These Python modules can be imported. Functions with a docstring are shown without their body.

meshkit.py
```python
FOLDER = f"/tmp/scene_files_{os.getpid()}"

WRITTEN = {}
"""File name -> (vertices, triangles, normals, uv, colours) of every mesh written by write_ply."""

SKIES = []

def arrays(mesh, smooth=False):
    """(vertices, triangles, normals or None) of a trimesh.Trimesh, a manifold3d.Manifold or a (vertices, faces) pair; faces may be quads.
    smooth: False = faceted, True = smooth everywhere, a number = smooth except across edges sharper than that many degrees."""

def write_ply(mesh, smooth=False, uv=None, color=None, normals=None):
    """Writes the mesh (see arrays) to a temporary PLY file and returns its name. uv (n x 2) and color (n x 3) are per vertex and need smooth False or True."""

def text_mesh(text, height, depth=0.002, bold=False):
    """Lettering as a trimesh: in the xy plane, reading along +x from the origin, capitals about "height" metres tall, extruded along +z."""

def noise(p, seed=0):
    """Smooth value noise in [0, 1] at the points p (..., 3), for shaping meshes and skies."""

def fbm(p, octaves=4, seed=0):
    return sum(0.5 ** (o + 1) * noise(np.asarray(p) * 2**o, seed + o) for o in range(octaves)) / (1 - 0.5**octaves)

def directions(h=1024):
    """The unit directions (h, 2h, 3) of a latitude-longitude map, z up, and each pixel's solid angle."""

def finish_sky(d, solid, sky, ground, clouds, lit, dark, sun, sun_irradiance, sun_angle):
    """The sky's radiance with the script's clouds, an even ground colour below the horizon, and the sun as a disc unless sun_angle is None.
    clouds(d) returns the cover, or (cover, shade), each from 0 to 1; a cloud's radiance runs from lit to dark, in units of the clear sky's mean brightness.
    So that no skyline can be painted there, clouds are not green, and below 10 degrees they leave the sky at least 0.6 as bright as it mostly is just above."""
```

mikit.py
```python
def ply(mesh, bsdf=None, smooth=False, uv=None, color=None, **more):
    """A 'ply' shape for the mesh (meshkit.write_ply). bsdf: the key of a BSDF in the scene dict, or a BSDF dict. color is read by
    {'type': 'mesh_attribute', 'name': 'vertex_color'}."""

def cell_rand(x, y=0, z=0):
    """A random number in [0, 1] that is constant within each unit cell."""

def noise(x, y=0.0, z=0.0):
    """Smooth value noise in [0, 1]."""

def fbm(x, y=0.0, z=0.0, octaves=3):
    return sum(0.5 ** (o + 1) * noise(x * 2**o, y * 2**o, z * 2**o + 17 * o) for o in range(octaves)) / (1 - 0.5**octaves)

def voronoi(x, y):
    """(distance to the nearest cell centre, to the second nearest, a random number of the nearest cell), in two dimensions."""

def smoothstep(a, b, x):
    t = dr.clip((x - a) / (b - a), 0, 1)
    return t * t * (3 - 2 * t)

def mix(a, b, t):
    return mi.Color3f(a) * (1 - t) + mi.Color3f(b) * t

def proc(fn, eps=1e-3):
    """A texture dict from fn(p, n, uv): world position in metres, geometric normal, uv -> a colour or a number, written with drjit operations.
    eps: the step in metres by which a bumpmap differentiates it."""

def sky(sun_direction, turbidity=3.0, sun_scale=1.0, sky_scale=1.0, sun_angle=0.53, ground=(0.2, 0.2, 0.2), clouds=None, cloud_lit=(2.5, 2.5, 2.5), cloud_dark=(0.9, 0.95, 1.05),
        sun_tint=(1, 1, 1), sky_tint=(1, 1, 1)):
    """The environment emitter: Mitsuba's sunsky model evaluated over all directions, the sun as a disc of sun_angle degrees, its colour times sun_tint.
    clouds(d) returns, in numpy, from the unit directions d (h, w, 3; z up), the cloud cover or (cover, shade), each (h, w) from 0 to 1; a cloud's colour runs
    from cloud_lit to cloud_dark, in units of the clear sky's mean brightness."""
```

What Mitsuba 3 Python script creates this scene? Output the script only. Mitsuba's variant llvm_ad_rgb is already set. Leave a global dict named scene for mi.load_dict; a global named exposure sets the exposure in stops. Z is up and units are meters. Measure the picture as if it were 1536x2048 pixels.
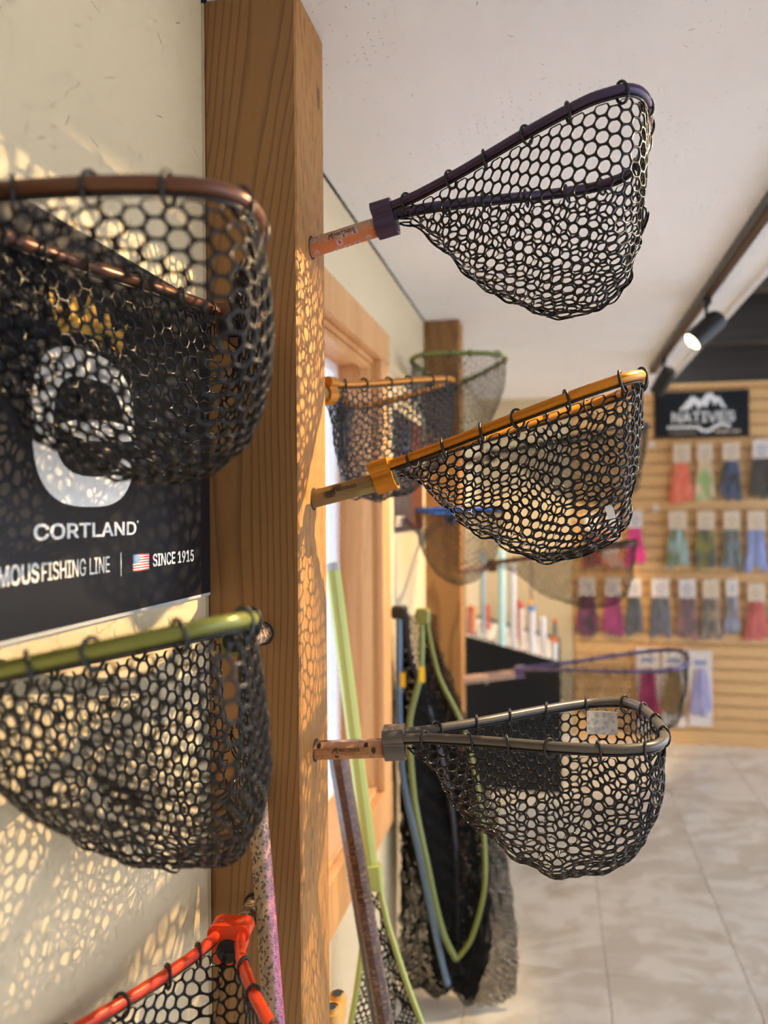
import math, random
import numpy as np, trimesh, mitsuba as mi, drjit as dr
import mikit, meshkit
from mikit import proc, noise, fbm, voronoi, cell_rand, smoothstep, mix
from scipy.interpolate import PchipInterpolator, CubicSpline
from scipy.ndimage import map_coordinates
from shapely.geometry import Polygon, Point, LineString, box as sbox
from shapely.ops import unary_union
from shapely import affinity

T = mi.ScalarTransform4f
scene, labels = {}, {}
rng = np.random.default_rng(7)
random.seed(7)

# ------------------------------------------------------------------ camera, sky, exposure
FOC, YAW, ROLL = 1580.0, math.atan(340 / 1580.0), math.radians(0.45)
EYE = np.array([0.486, 0.0, 1.47])
fwd = np.array([-math.sin(YAW), math.cos(YAW), 0])
right = np.array([math.cos(YAW), math.sin(YAW), 0])
up = np.array([0, 0, 1.0]) * math.cos(ROLL) + right * math.sin(ROLL)
scene['camera'] = {'type': 'thinlens', 'fov': math.degrees(2 * math.atan(768 / FOC)), 'fov_axis': 'x',
                   'to_world': T().look_at(origin=EYE.tolist(), target=(EYE + fwd).tolist(), up=up.tolist()),
                   'aperture_radius': 0.0050, 'focus_distance': 1.06, 'near_clip': 0.02, 'far_clip': 200.0}
exposure = 2.8
scene['sky'] = mikit.sky((0.5, 0.55, 0.65), turbidity=4.0, sun_scale=0.0, sky_scale=3.0, ground=(0.76, 0.78, 0.81),
                         clouds=lambda d: np.full(d.shape[:2], 0.75), cloud_lit=(0.99, 1.0, 1.04), cloud_dark=(0.9, 0.92, 0.95), sky_tint=(0.95, 1.0, 1.06))
LAMP_POWER = 40000.0
LAMP_WARM = (1.0, 0.70, 0.36)

# ------------------------------------------------------------------ helpers
used = {}
def num(name):
    k = used.get(name, 0); used[name] = k + 1
    return name if k == 0 else f'{name}_{k:03d}'
def obj(key, mesh, mat, smooth=30, uv=None, color=None, **tags):
    scene[key] = mikit.ply(mesh, mat, smooth=smooth, uv=uv, color=color)
    if tags: tag(key, **tags)
    return key
def part(parent, name, mesh, mat, smooth=30, uv=None, color=None, **tags):
    return obj(num(f'{parent}__{name}'), mesh, mat, smooth, uv, color, **tags)
def tag(key, **t):
    labels[key] = {**labels.get(key, {}), **{k: v for k, v in t.items() if v}}
def thing(name, label, category, group=None, kind=None):
    k = num(name); tag(k, label=label, category=category, group=group, kind=kind); return k
def cat(*ms): return trimesh.util.concatenate(list(ms))
def bx(x0, x1, y0, y1, z0, z1, c=0.0):
    """a box, its edges chamfered by c"""
    ex = np.array([x1 - x0, y1 - y0, z1 - z0]); mid = np.array([(x0 + x1) / 2, (y0 + y1) / 2, (z0 + z1) / 2])
    if c <= 0:
        m = trimesh.creation.box(ex); m.apply_translation(mid); return m
    pts = []
    for s in np.ndindex(2, 2, 2):
        q = (np.array(s) * 2 - 1) * ex / 2
        for k in range(3):
            p = q - np.sign(q) * c; p[k] = q[k]; pts.append(p)
    m = trimesh.convex.convex_hull(np.array(pts)); m.apply_translation(mid); return m
def unit(v): v = np.asarray(v, float); return v / np.linalg.norm(v)
def frames(p, closed=False, ref=(0, 0, 1)):
    t = np.gradient(p, axis=0) if not closed else np.roll(p, -1, 0) - np.roll(p, 1, 0)
    t /= np.maximum(np.linalg.norm(t, axis=1, keepdims=True), 1e-12)
    n = np.asarray(ref, float); N = []
    if abs(n @ t[0]) > 0.95: n = np.array([0, 1.0, 0])
    for k in range(len(p)):
        n = n - t[k] * (n @ t[k]); n = n / np.linalg.norm(n); N.append(n)
    N = np.array(N); return t, N, np.cross(t, N)
def tube(p, r, n=8, closed=False, caps=True, sect=None, ref=(0, 0, 1), uv=False):
    """a swept tube; sect: unit outline (k,2) in (normal, side); uv: metres along, turn 0..1"""
    p = np.asarray(p, float); t, N, B = frames(p, closed, ref)
    r = np.broadcast_to(r, len(p))
    a = np.arange(n + (1 if uv else 0)) / n * 2 * np.pi
    s = np.stack([np.cos(a), np.sin(a)], 1) if sect is None else (np.vstack([sect, sect[:1]]) if uv else sect)
    k = len(s); m = len(p)
    v = (p[:, None] + r[:, None, None] * (s[None, :, :1] * N[:, None] + s[None, :, 1:] * B[:, None])).reshape(-1, 3)
    f = []
    i = np.arange(m if closed else m - 1)[:, None]; j = np.arange(k - 1 if uv else k)[None]
    a0 = i * k + j; a1 = i * k + (j + 1) % k; b0 = ((i + 1) % m) * k + j; b1 = ((i + 1) % m) * k + (j + 1) % k
    f = np.concatenate([np.stack([a0, a1, b1], -1).reshape(-1, 3), np.stack([a0, b1, b0], -1).reshape(-1, 3)])
    UV = None
    if uv:
        L = np.concatenate([[0], np.cumsum(np.linalg.norm(np.diff(p, axis=0), axis=1))])
        UV = np.stack([np.repeat(L, k), np.tile(np.arange(k) / (k - 1), m)], 1)
    if caps and not closed:
        c0, c1 = len(v), len(v) + 1; v = np.vstack([v, p[:1], p[-1:]])
        if uv: UV = np.vstack([UV, [UV[0, 0], 0.5], [UV[-1, 0], 0.5]])
        jj = np.arange(k - 1 if uv else k); e = (m - 1) * k
        f = np.vstack([f, np.stack([np.full(len(jj), c0), (jj + 1) % k, jj], 1), np.stack([np.full(len(jj), c1), e + jj, e + (jj + 1) % k], 1)])
    mesh = trimesh.Trimesh(v, f, process=False)
    return (mesh, UV) if uv else mesh
def super_sect(n=24, e=3.2, rot=0.0):
    a = np.arange(n) / n * 2 * np.pi + rot; c, s = np.cos(a), np.sin(a)
    q = (np.abs(c) ** e + np.abs(s) ** e) ** (-1 / e); return np.stack([c * q, s * q], 1) * 0.95
def octagon():
    a = (np.arange(8) + 0.5) / 8 * 2 * np.pi; q = np.stack([np.cos(a), np.sin(a)], 1); out = []
    for k in range(8):
        for w in (0.1, 0.9): out.append(q[k] * (1 - w) + q[(k + 1) % 8] * w)
    return np.array(out)
OCT = octagon()
def lathe(profile, n=32):
    return trimesh.creation.revolve(np.asarray(profile, float), sections=n)
def aim(mesh, origin, direction):
    """turn the mesh's +z to direction and move it to origin"""
    m = mesh.copy(); m.apply_transform(trimesh.geometry.align_vectors([0, 0, 1], unit(direction))); m.apply_translation(origin); return m
def extrude(poly, h):
    gs = getattr(poly, 'geoms', [poly])
    return cat(*[trimesh.creation.extrude_polygon(g, h, engine='earcut') for g in gs if g.area > 1e-12])
def frame_mesh(mesh, o, ex, ey):
    """place a mesh of the xy plane: its x along ex, its y along ey, its z along ex x ey"""
    ex, ey = unit(ex), unit(ey); ez = np.cross(ex, ey)
    M = np.eye(4); M[:3, 0], M[:3, 1], M[:3, 2], M[:3, 3] = ex, ey, ez, o
    m = mesh.copy(); m.apply_transform(M); return m
def fit_text(s, width, height, bold=False, depth=0.0006):
    m = meshkit.text_mesh(s, height, depth, bold=bold); b = m.bounds
    m.apply_translation([-b[0][0], -b[0][1], 0]); w, h = (b[1] - b[0])[:2]
    m.apply_scale([width / w, height / h, 1]); return m

# ------------------------------------------------------------------ materials
def mat(key, color, rough=0.6, metal=0.0, spec=0.5, **more):
    c = color if isinstance(color, dict) else {'type': 'rgb', 'value': list(color)}
    scene[key] = {'type': 'twosided', 'b': {'type': 'principled', 'base_color': c, 'roughness': rough, 'metallic': metal, 'specular': spec, **more}}
    return key
def bumpy(key, color, height, scale, rough=0.7, spec=0.4, eps=0.0008):
    c = color if isinstance(color, dict) else {'type': 'rgb', 'value': list(color)}
    scene[key] = {'type': 'twosided', 'b': {'type': 'bumpmap', 't': proc(height, eps), 'scale': scale,
                  'bsdf': {'type': 'principled', 'base_color': c, 'roughness': rough, 'specular': spec}}}
    return key

def streaks(a, b, size, frac, seed, width=0.05, length=0.4):
    """short dark nicks: one per cell at most, turned at random"""
    a, b = a / size, b / size
    ca, cb = dr.floor(a), dr.floor(b)
    th = 6.2832 * cell_rand(ca, cb, seed); la, lb = a - ca - 0.5, b - cb - 0.5
    la = la + 0.15 * (noise(a * 3, b * 3, seed) - 0.5)
    x, y = la * dr.cos(th) + lb * dr.sin(th), -la * dr.sin(th) + lb * dr.cos(th)
    on = dr.select(cell_rand(ca, cb, seed + 1) < frac, 1.0, 0.0)
    return on * (1 - smoothstep(width * 0.4, width, dr.abs(y))) * (1 - smoothstep(length * 0.5, length, dr.abs(x)))
def flake(a, b):
    """strand-board relief under paint: overlapping flat flakes, each tilted its own way"""
    w = 0.35 * (fbm(a * 9, b * 9) - 0.5)
    _, e1, r1 = voronoi(a * 14 + w * 6, b * 26 + w * 4)
    _, e2, r2 = voronoi(a * 24 + 7 + w * 3, b * 11 + 3 + w * 6)
    fine = noise(a * 260 * (0.3 + r1), b * 60 + 9 * r1, 3.0) * 0.25
    return r1 * 0.5 + r2 * 0.5 + fine + 0.6 * streaks(a, b, 0.021, 0.30, 31, 0.06, 0.45)
def wall_col(p, n, uv):
    k = fbm(p.y * 3, p.z * 3) * 0.10
    c = mix((0.63, 0.515, 0.33), (0.70, 0.59, 0.395), k * 4)
    return mix(c, (0.22, 0.17, 0.10), 0.75 * streaks(p.y, p.z, 0.05, 0.10, 11, 0.018, 0.2))
def ceil_col(p, n, uv):
    c = mix((0.84, 0.85, 0.86), (0.89, 0.90, 0.91), fbm(p.x * 4, p.y * 4))
    many = smoothstep(0.45, 0.7, fbm(p.x * 7, p.y * 7, 3.0))
    c = mix(c, (0.20, 0.18, 0.14), 0.75 * many * streaks(p.x, p.y, 0.017, 0.35, 5, 0.05, 0.20))
    return mix(c, (0.20, 0.18, 0.14), 0.75 * streaks(p.x, p.y, 0.045, 0.07, 15, 0.018, 0.14))
bumpy('mat_wall_paint', proc(wall_col), lambda p, n, uv: flake(p.y, p.z), 0.0022, 0.42, 0.4)
bumpy('mat_ceiling_paint', proc(ceil_col), lambda p, n, uv: flake(p.x, p.y), 0.0013, 0.6, 0.3)
def solid_wood(px, py, pz, cx, cy, pitch, lean, wob):
    """growth rings of a timber whose pith runs along z"""
    dx = px - cx - lean * pz + wob * (noise(px * 9, py * 9, pz * 1.6) - 0.5)
    dy = py - cy + wob * (noise(px * 8 + 40, py * 8, pz * 1.1) - 0.5)
    return dr.sqrt(dx * dx + dy * dy) / pitch + 0.5 * noise(px * 60, py * 60, pz * 4)
def rings(r):
    f = r - dr.floor(r)
    return smoothstep(0.55, 0.92, f) * (1 - smoothstep(0.94, 1.0, f))
def post_rings(p):
    lean = 0.045 * (p.z - 1.1) + 0.05 * smoothstep(1.6, 2.3, p.z) + 0.030 * (noise(p.z * 1.7, 3.0) - 0.5)
    dx = p.x - 0.012 - lean + 0.030 * (noise(p.x * 9, p.y * 9, p.z * 2.6) - 0.5)
    dy = p.y - 1.105 + 0.018 * (noise(p.z * 1.3, 8.0) - 0.5) + 0.026 * (noise(p.x * 8 + 40, p.y * 8, p.z * 2.2) - 0.5)
    return dr.sqrt(dx * dx + dy * dy) / 0.0085 + 0.35 * noise(p.x * 70, p.y * 70, p.z * 9)
def post_col(p, n, uv):
    r = post_rings(p)
    k = rings(r)
    tone = fbm(p.x * 6, p.y * 6, p.z * 0.8)
    c = mix((0.225, 0.112, 0.038), (0.300, 0.158, 0.056), tone)
    c = mix(c, (0.10, 0.040, 0.012), 0.52 * k)
    pores = smoothstep(0.58, 0.8, noise(p.x * 420, p.y * 480, p.z * 34))
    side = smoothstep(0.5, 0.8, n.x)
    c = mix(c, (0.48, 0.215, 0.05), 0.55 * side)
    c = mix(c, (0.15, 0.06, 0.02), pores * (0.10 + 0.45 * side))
    knot = dr.sqrt(dr.square((p.y - 1.165) * 2.2) + dr.square((p.z - 2.105) * 0.9))
    return mix(c, (0.10, 0.05, 0.02), 0.85 * side * (1 - smoothstep(0.012, 0.02, knot)))
def post_bump(p, n, uv):
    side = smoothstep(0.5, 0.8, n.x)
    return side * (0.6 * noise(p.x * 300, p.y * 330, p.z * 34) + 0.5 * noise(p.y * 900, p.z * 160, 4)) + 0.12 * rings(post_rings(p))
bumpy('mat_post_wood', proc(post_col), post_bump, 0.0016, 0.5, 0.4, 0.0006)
def cedar_col(p, n, uv):
    a, b = p.y * 1.0, p.z * 1.0
    g = fbm(p.x * 40 + p.y * 14, p.z * 3 + p.y * 6, p.x * 7, 4)
    r = fbm(p.x * 150 + p.y * 90, p.z * 6, p.y * 60, 2)
    c = mix((0.52, 0.245, 0.09), (0.70, 0.39, 0.16), g)
    return mix(c, (0.42, 0.19, 0.07), 0.4 * smoothstep(0.55, 0.8, r))
mat('mat_cedar', proc(cedar_col), 0.45, spec=0.4)
def slat_col(p, n, uv):
    g = fbm(p.x * 2.2 + 9 * cell_rand(dr.floor(p.z / 0.0762)), p.z * 60, 1.0, 4)
    return mix((0.64, 0.36, 0.135), (0.78, 0.49, 0.215), g)
mat('mat_slat', proc(slat_col), 0.4)
def tile_col(p, n, uv):
    w = fbm(p.x * 2.5, p.y * 2.5, 1.0, 4)
    d = fbm(p.x * 9 + 5 * w, p.y * 13 - 4 * w - 6 * p.x + 4 * cell_rand(dr.floor((p.x - 0.214) / 0.425), dr.floor((p.y - 2.145) / 0.449)), 2.0, 4)
    c = mix((0.62, 0.565, 0.475), (0.78, 0.74, 0.66), smoothstep(0.3, 0.7, d))
    return mix(c, (0.46, 0.37, 0.26), 0.35 * smoothstep(0.56, 0.75, fbm(p.x * 9 + 4 * w, p.y * 9, 5.0, 4)))
mat('mat_tile', proc(tile_col), 0.33, spec=0.5)
mat('mat_grout', (0.30, 0.27, 0.23), 0.9)
mat('mat_shadow_gap', (0.03, 0.03, 0.03), 0.9)
mat('mat_grey_trim', (0.42, 0.43, 0.43), 0.6)
mat('mat_white_trim', (0.74, 0.74, 0.73), 0.5)
mat('mat_dark_board', proc(lambda p, n, uv: mix((0.022, 0.017, 0.013), (0.045, 0.034, 0.027), fbm(p.x * 3, p.y * 30, p.z * 30))), 0.6)
mat('mat_vinyl', (0.80, 0.82, 0.84), 0.35)
scene['mat_pane'] = {'type': 'thindielectric', 'int_ior': 1.5}
scene['mat_clear_bag'] = {'type': 'thindielectric', 'int_ior': 1.4}
mat('mat_net_rubber', (0.006, 0.006, 0.007), 0.24, spec=0.30)
mat('mat_net_dull', (0.008, 0.0075, 0.007), 0.5, spec=0.2)
mat('mat_cord', (0.012, 0.012, 0.013), 0.38, spec=0.5)
mat('mat_black', (0.010, 0.010, 0.011), 0.42)
mat('mat_black_metal', (0.018, 0.018, 0.018), 0.4, 0.2)
mat('mat_steel', (0.6, 0.6, 0.6), 0.3, 0.9)
def anodized(key, c, metal=0.35, rough=0.33): return mat(key, c, rough, metal, 0.5, clearcoat=0.25, clearcoat_gloss=0.7)
anodized('mat_hoop_purple', (0.046, 0.026, 0.074))
anodized('mat_hoop_orange', (0.56, 0.205, 0.009))
anodized('mat_hoop_grey', (0.105, 0.100, 0.098))
anodized('mat_hoop_brown', (0.13, 0.050, 0.026))
anodized('mat_hoop_olive', (0.19, 0.205, 0.042), 0.15)
anodized('mat_hoop_red', (0.72, 0.055, 0.012), 0.2)
anodized('mat_hoop_green', (0.17, 0.21, 0.060), 0.2)
anodized('mat_hoop_pale_green', (0.40, 0.44, 0.125), 0.2)
anodized('mat_hoop_blue', (0.03, 0.14, 0.62), 0.3)
anodized('mat_hoop_slate', (0.14, 0.22, 0.34), 0.3)
anodized('mat_hoop_lavender', (0.15, 0.115, 0.27), 0.3)
anodized('mat_hoop_dark', (0.03, 0.026, 0.035), 0.3)
anodized('mat_hoop_umber', (0.10, 0.055, 0.03), 0.2)
anodized('mat_hoop_tan', (0.62, 0.38, 0.12), 0.2)
mat('mat_yellow_tag', (0.85, 0.55, 0.02), 0.5)
mat('mat_paper', (0.75, 0.74, 0.72), 0.7)
mat('mat_red_bead', (0.8, 0.02, 0.03), 0.4)
mat('mat_sign_black', (0.009, 0.010, 0.014), 0.38, spec=0.3)
mat('mat_sign_white', (0.84, 0.82, 0.78), 0.45)
mat('mat_sign_gold', (0.78, 0.42, 0.06), 0.45)
mat('mat_flag_red', (0.55, 0.06, 0.05), 0.5)
mat('mat_flag_blue', (0.10, 0.20, 0.42), 0.5)
mat('mat_ink', (0.02, 0.018, 0.016), 0.5)
mat('mat_card', (0.72, 0.58, 0.43), 0.7)
mat('mat_card_white', (0.76, 0.68, 0.62), 0.6)
mat('mat_print_tan', (0.48, 0.38, 0.27), 0.7)
mat('mat_print_blue', (0.25, 0.28, 0.42), 0.7)
scene['mat_cloth'] = {'type': 'twosided', 'b': {'type': 'principled', 'base_color': {'type': 'mesh_attribute', 'name': 'vertex_color'}, 'roughness': 0.75, 'sheen': 0.3}}
# fish-skin handles; u metres along, v turn from the top (0) round to the top again (1)
def dots(u, v, scale, r0, r1, turns):
    d, e, which = voronoi(u * scale, v * turns)
    return 1 - smoothstep(r0, r1, d), which
def skin_brook(p, n, uv):
    u, v = uv.x, uv.y
    low = smoothstep(0.08, 0.22, dr.minimum(v, 1 - v))
    c = mix((0.34, 0.24, 0.20), (0.52, 0.13, 0.035), low)
    c = mix(c, (0.55, 0.26, 0.13), 0.5 * noise(u * 300, v * 40))
    halo, w = dots(u, v, 52, 0.16, 0.34, 4.6); core, w = dots(u, v, 52, 0.05, 0.13, 4.6)
    c = mix(c, (0.42, 0.37, 0.38), 0.85 * halo)
    return mix(c, (0.32, 0.02, 0.03), core)
def skin_brown(p, n, uv):
    u, v = uv.x, uv.y
    s = dr.abs(dr.sin(u * 1100 + v * 40)) * dr.abs(dr.sin(u * 1100 - v * 40))
    c = mix((0.17, 0.10, 0.038), (0.27, 0.175, 0.075), s)
    c = mix(c, (0.30, 0.28, 0.08), 0.6 * smoothstep(0.5, 0.7, fbm(u * 22, v * 3, 3.0)))
    d, w = dots(u, v, 24, 0.12, 0.30, 3.1)
    return mix(c, (0.05, 0.022, 0.018), 0.9 * d)
def skin_cutthroat(p, n, uv):
    u, v = uv.x, uv.y
    c = mix((0.27, 0.115, 0.045), (0.46, 0.24, 0.12), fbm(u * 160, v * 18, 1.0))
    c = mix(c, (0.50, 0.30, 0.22), 0.8 * (1 - smoothstep(0.03, 0.09, dr.minimum(v, 1 - v))))
    d, w = dots(u + 0.006 * v, v, 60, 0.16, 0.24, 5.0)
    return mix(c, (0.015, 0.010, 0.008), d * dr.select(w > 0.35, 1.0, 0.0))
def skin_rainbow(p, n, uv):
    u, v = uv.x, uv.y
    c = mix((0.24, 0.155, 0.085), (0.42, 0.30, 0.19), fbm(u * 250, v * 30, 2.0))
    pink = smoothstep(0.06, 0.17, 1 - v) * (1 - smoothstep(0.40, 0.5, 1 - v)) * smoothstep(0.0, 0.22, u)
    d2, e2, w2 = voronoi(u * 330, v * 34)
    c = mix(c, mix((0.30, 0.04, 0.11), (0.66, 0.20, 0.33), smoothstep(0.25, 0.6, e2 - d2 + 0.2)), pink)
    d, w = dots(u + 0.006 * noise(u * 200, v * 20), v, 165, 0.22, 0.46, 15.0)
    return mix(c, (0.035, 0.025, 0.02), 0.85 * d * (1 - 0.55 * pink) * dr.select(w > 0.25, 1.0, 0.0))
def skin_bark(p, n, uv):
    u, v = uv.x, uv.y
    c = mix((0.020, 0.009, 0.006), (0.065, 0.032, 0.020), fbm(u * 120, v * 12, 4.0))
    fl = smoothstep(0.52, 0.72, fbm(u * 420, v * 20, 6.0, 2)) * (0.35 + 0.65 * smoothstep(0.15, 0.5, u))
    c = mix(c, (0.36, 0.21, 0.13), 0.65 * fl)
    return mix(c, (0.10, 0.08, 0.10), 0.35 * smoothstep(0.5, 0.7, noise(u * 9, v * 2, 2.0)))
def skin_silver(p, n, uv):
    u, v = uv.x, uv.y
    d, w = dots(u, v, 130, 0.2, 0.4, 9.0)
    return mix(mix((0.22, 0.14, 0.09), (0.42, 0.32, 0.24), noise(u * 90, v * 9)), (0.06, 0.03, 0.02), d)
for k, fn in dict(brook=skin_brook, brown=skin_brown, cutthroat=skin_cutthroat, rainbow=skin_rainbow, bark=skin_bark, silver=skin_silver).items():
    mat(f'mat_skin_{k}', proc(fn), 0.34, spec=0.5, clearcoat=0.4, clearcoat_gloss=0.8)
mat('mat_skin_pink', (0.50, 0.36, 0.32), 0.4)
mat('mat_skin_slate', (0.06, 0.08, 0.11), 0.4)

# ------------------------------------------------------------------ the room
ZC, YB = 2.205, 5.25
def structure(name, label=None):
    k = num(name); tag(k, kind='structure', label=label); return k
fl = structure('floor', 'beige marbled ceramic tile floor with thin grout lines')
part(fl, 'grout_bed', bx(-0.002, 4.0, -2.0, YB, -0.03, -0.002), 'mat_grout', False)
for i in range(-1, 9):
    for j in range(-9, 7):
        x0, y0 = 0.214 + 0.425 * i, 2.145 + 0.449 * j
        xa, xb, ya, yb = max(x0, 0.0), min(x0 + 0.425, 4.0), max(y0, -2.0), min(y0 + 0.449, YB)
        if xb - xa < 0.02 or yb - ya < 0.02: continue
        part(fl, 'tile', bx(xa + 0.0016, xb - 0.0016, ya + 0.0016, yb - 0.0016, -0.012, 0.0, 0.0012), 'mat_tile', False)
# left wall with the window's hole
WY0, WY1, WZ0, WZ1 = 1.33, 2.15, 0.70, 1.90
wl = structure('wall_left', 'cream painted strand board wall')
part(wl, 'panel', bx(-0.14, 0, -2.0, 1.046, 0, ZC - 0.003), 'mat_wall_paint', False)
part(wl, 'panel', cat(bx(-0.14, 0, 1.054, WY0, 0, ZC - 0.003), bx(-0.14, 0, WY1, YB, 0, ZC - 0.003), bx(-0.14, 0, WY0, WY1, 0, WZ0), bx(-0.14, 0, WY0, WY1, WZ1, ZC - 0.003)), 'mat_wall_paint', False)
part(wl, 'joint_strip', bx(-0.12, -0.004, 1.046, 1.054, 0, ZC - 0.003), 'mat_grey_trim', False)
wf = structure('wall_front', 'cream painted wall behind the viewer')
part(wf, 'panel', bx(-0.14, 4.0, -2.12, -2.001, 0, 2.7), 'mat_wall_paint', False)
# ceiling of strand-board sheets, a dark joint along the wall
ce = structure('ceiling', 'off-white painted strand board ceiling')
for a, b in ((-2.0, 0.25), (0.25, 2.69), (2.69, YB)):
    part(ce, 'panel', bx(0.005, 1.118, a + 0.0015, b - 0.0015, ZC, ZC + 0.02), 'mat_ceiling_paint', False)
part(ce, 'backing', bx(-0.14, 1.118, -2.0, YB, ZC + 0.02, ZC + 0.06), 'mat_shadow_gap', False)
part(ce, 'edge_board', bx(1.118, 1.138, -2.0, YB - 0.005, ZC - 0.012, ZC + 0.09), 'mat_white_trim', False)
# the higher dark loft beyond the ceiling's edge
lo = structure('ceiling_loft', 'dark brown boarded loft ceiling beyond the white ceiling edge')
for k in range(24):
    y = -2.0 + k * 0.305
    part(lo, 'board', bx(1.145, 4.0, y + 0.003, min(y + 0.302, YB), 2.62, 2.64), 'mat_dark_board', False)
for y in (-1.2, 0.2, 1.3, 2.4, 3.5, 4.6):
    part(lo, 'beam', bx(1.145, 4.0, y, y + 0.09, 2.38, 2.62, 0.004), 'mat_dark_board', False)
part(lo, 'back_board', bx(1.10, 4.0, YB + 0.005, YB + 0.03, 2.245, 2.64), 'mat_dark_board', False)
# back wall: plain to the left, slat wall to the right
wb = structure('wall_back', 'back wall, cream on the left and tan slat boards on the right')
part(wb, 'panel', bx(-0.14, 4.0, YB + 0.03, YB + 0.12, 0, 2.7), 'mat_wall_paint', False)
part(wb, 'panel', bx(0, 0.60, YB + 0.004, YB + 0.03, 0, ZC), 'mat_wall_paint', False)
for k in range(29):
    z = 0.09 + k * 0.0762
    part(wb, 'slat', bx(0.607, 4.0, YB, YB + 0.018, z + 0.004, min(z + 0.0722, 2.235), 0.003), 'mat_slat', False)
part(wb, 'slat_backing', bx(0.607, 4.0, YB + 0.018, YB + 0.029, 0.09, 2.235), mat('mat_slat_groove', (0.30, 0.17, 0.08), 0.7), False)
obj('trim_1', bx(0.60, 4.0, YB - 0.012, YB + 0.02, 2.236, 2.262, 0.003), 'mat_slat', False, kind='structure')
obj('baseboard_back', bx(0.607, 4.0, YB - 0.008, YB + 0.02, 0.0, 0.088, 0.003), 'mat_slat', False, kind='structure')
# window
wi = structure('window_1', 'cedar framed window in the cream wall')
J = 0.02
part(wi, 'jamb', bx(-0.10, 0.0, WY1 - J, WY1, WZ0, WZ1, 0.001), 'mat_cedar', False)
part(wi, 'jamb', bx(-0.10, 0.0, WY0, WY0 + J, WZ0, WZ1, 0.001), 'mat_cedar', False)
part(wi, 'head_jamb', bx(-0.10, 0.0, WY0 + J, WY1 - J, WZ1 - J, WZ1, 0.001), 'mat_cedar', False)
part(wi, 'sill', bx(-0.10, 0.0, WY0 + J, WY1 - J, WZ0, WZ0 + J * 0.6, 0.001), 'mat_cedar', False)
for y0, y1 in ((WY1 - J - 0.012, WY1 - J), (WY0 + J, WY0 + J + 0.012)): part(wi, 'stop', bx(-0.035, -0.006, y0, y1, WZ0 + J * 0.6, WZ1 - J, 0.002), 'mat_cedar', False)
part(wi, 'stop', bx(-0.035, -0.006, WY0 + J, WY1 - J, WZ1 - J - 0.012, WZ1 - J, 0.002), 'mat_cedar', False)
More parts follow.
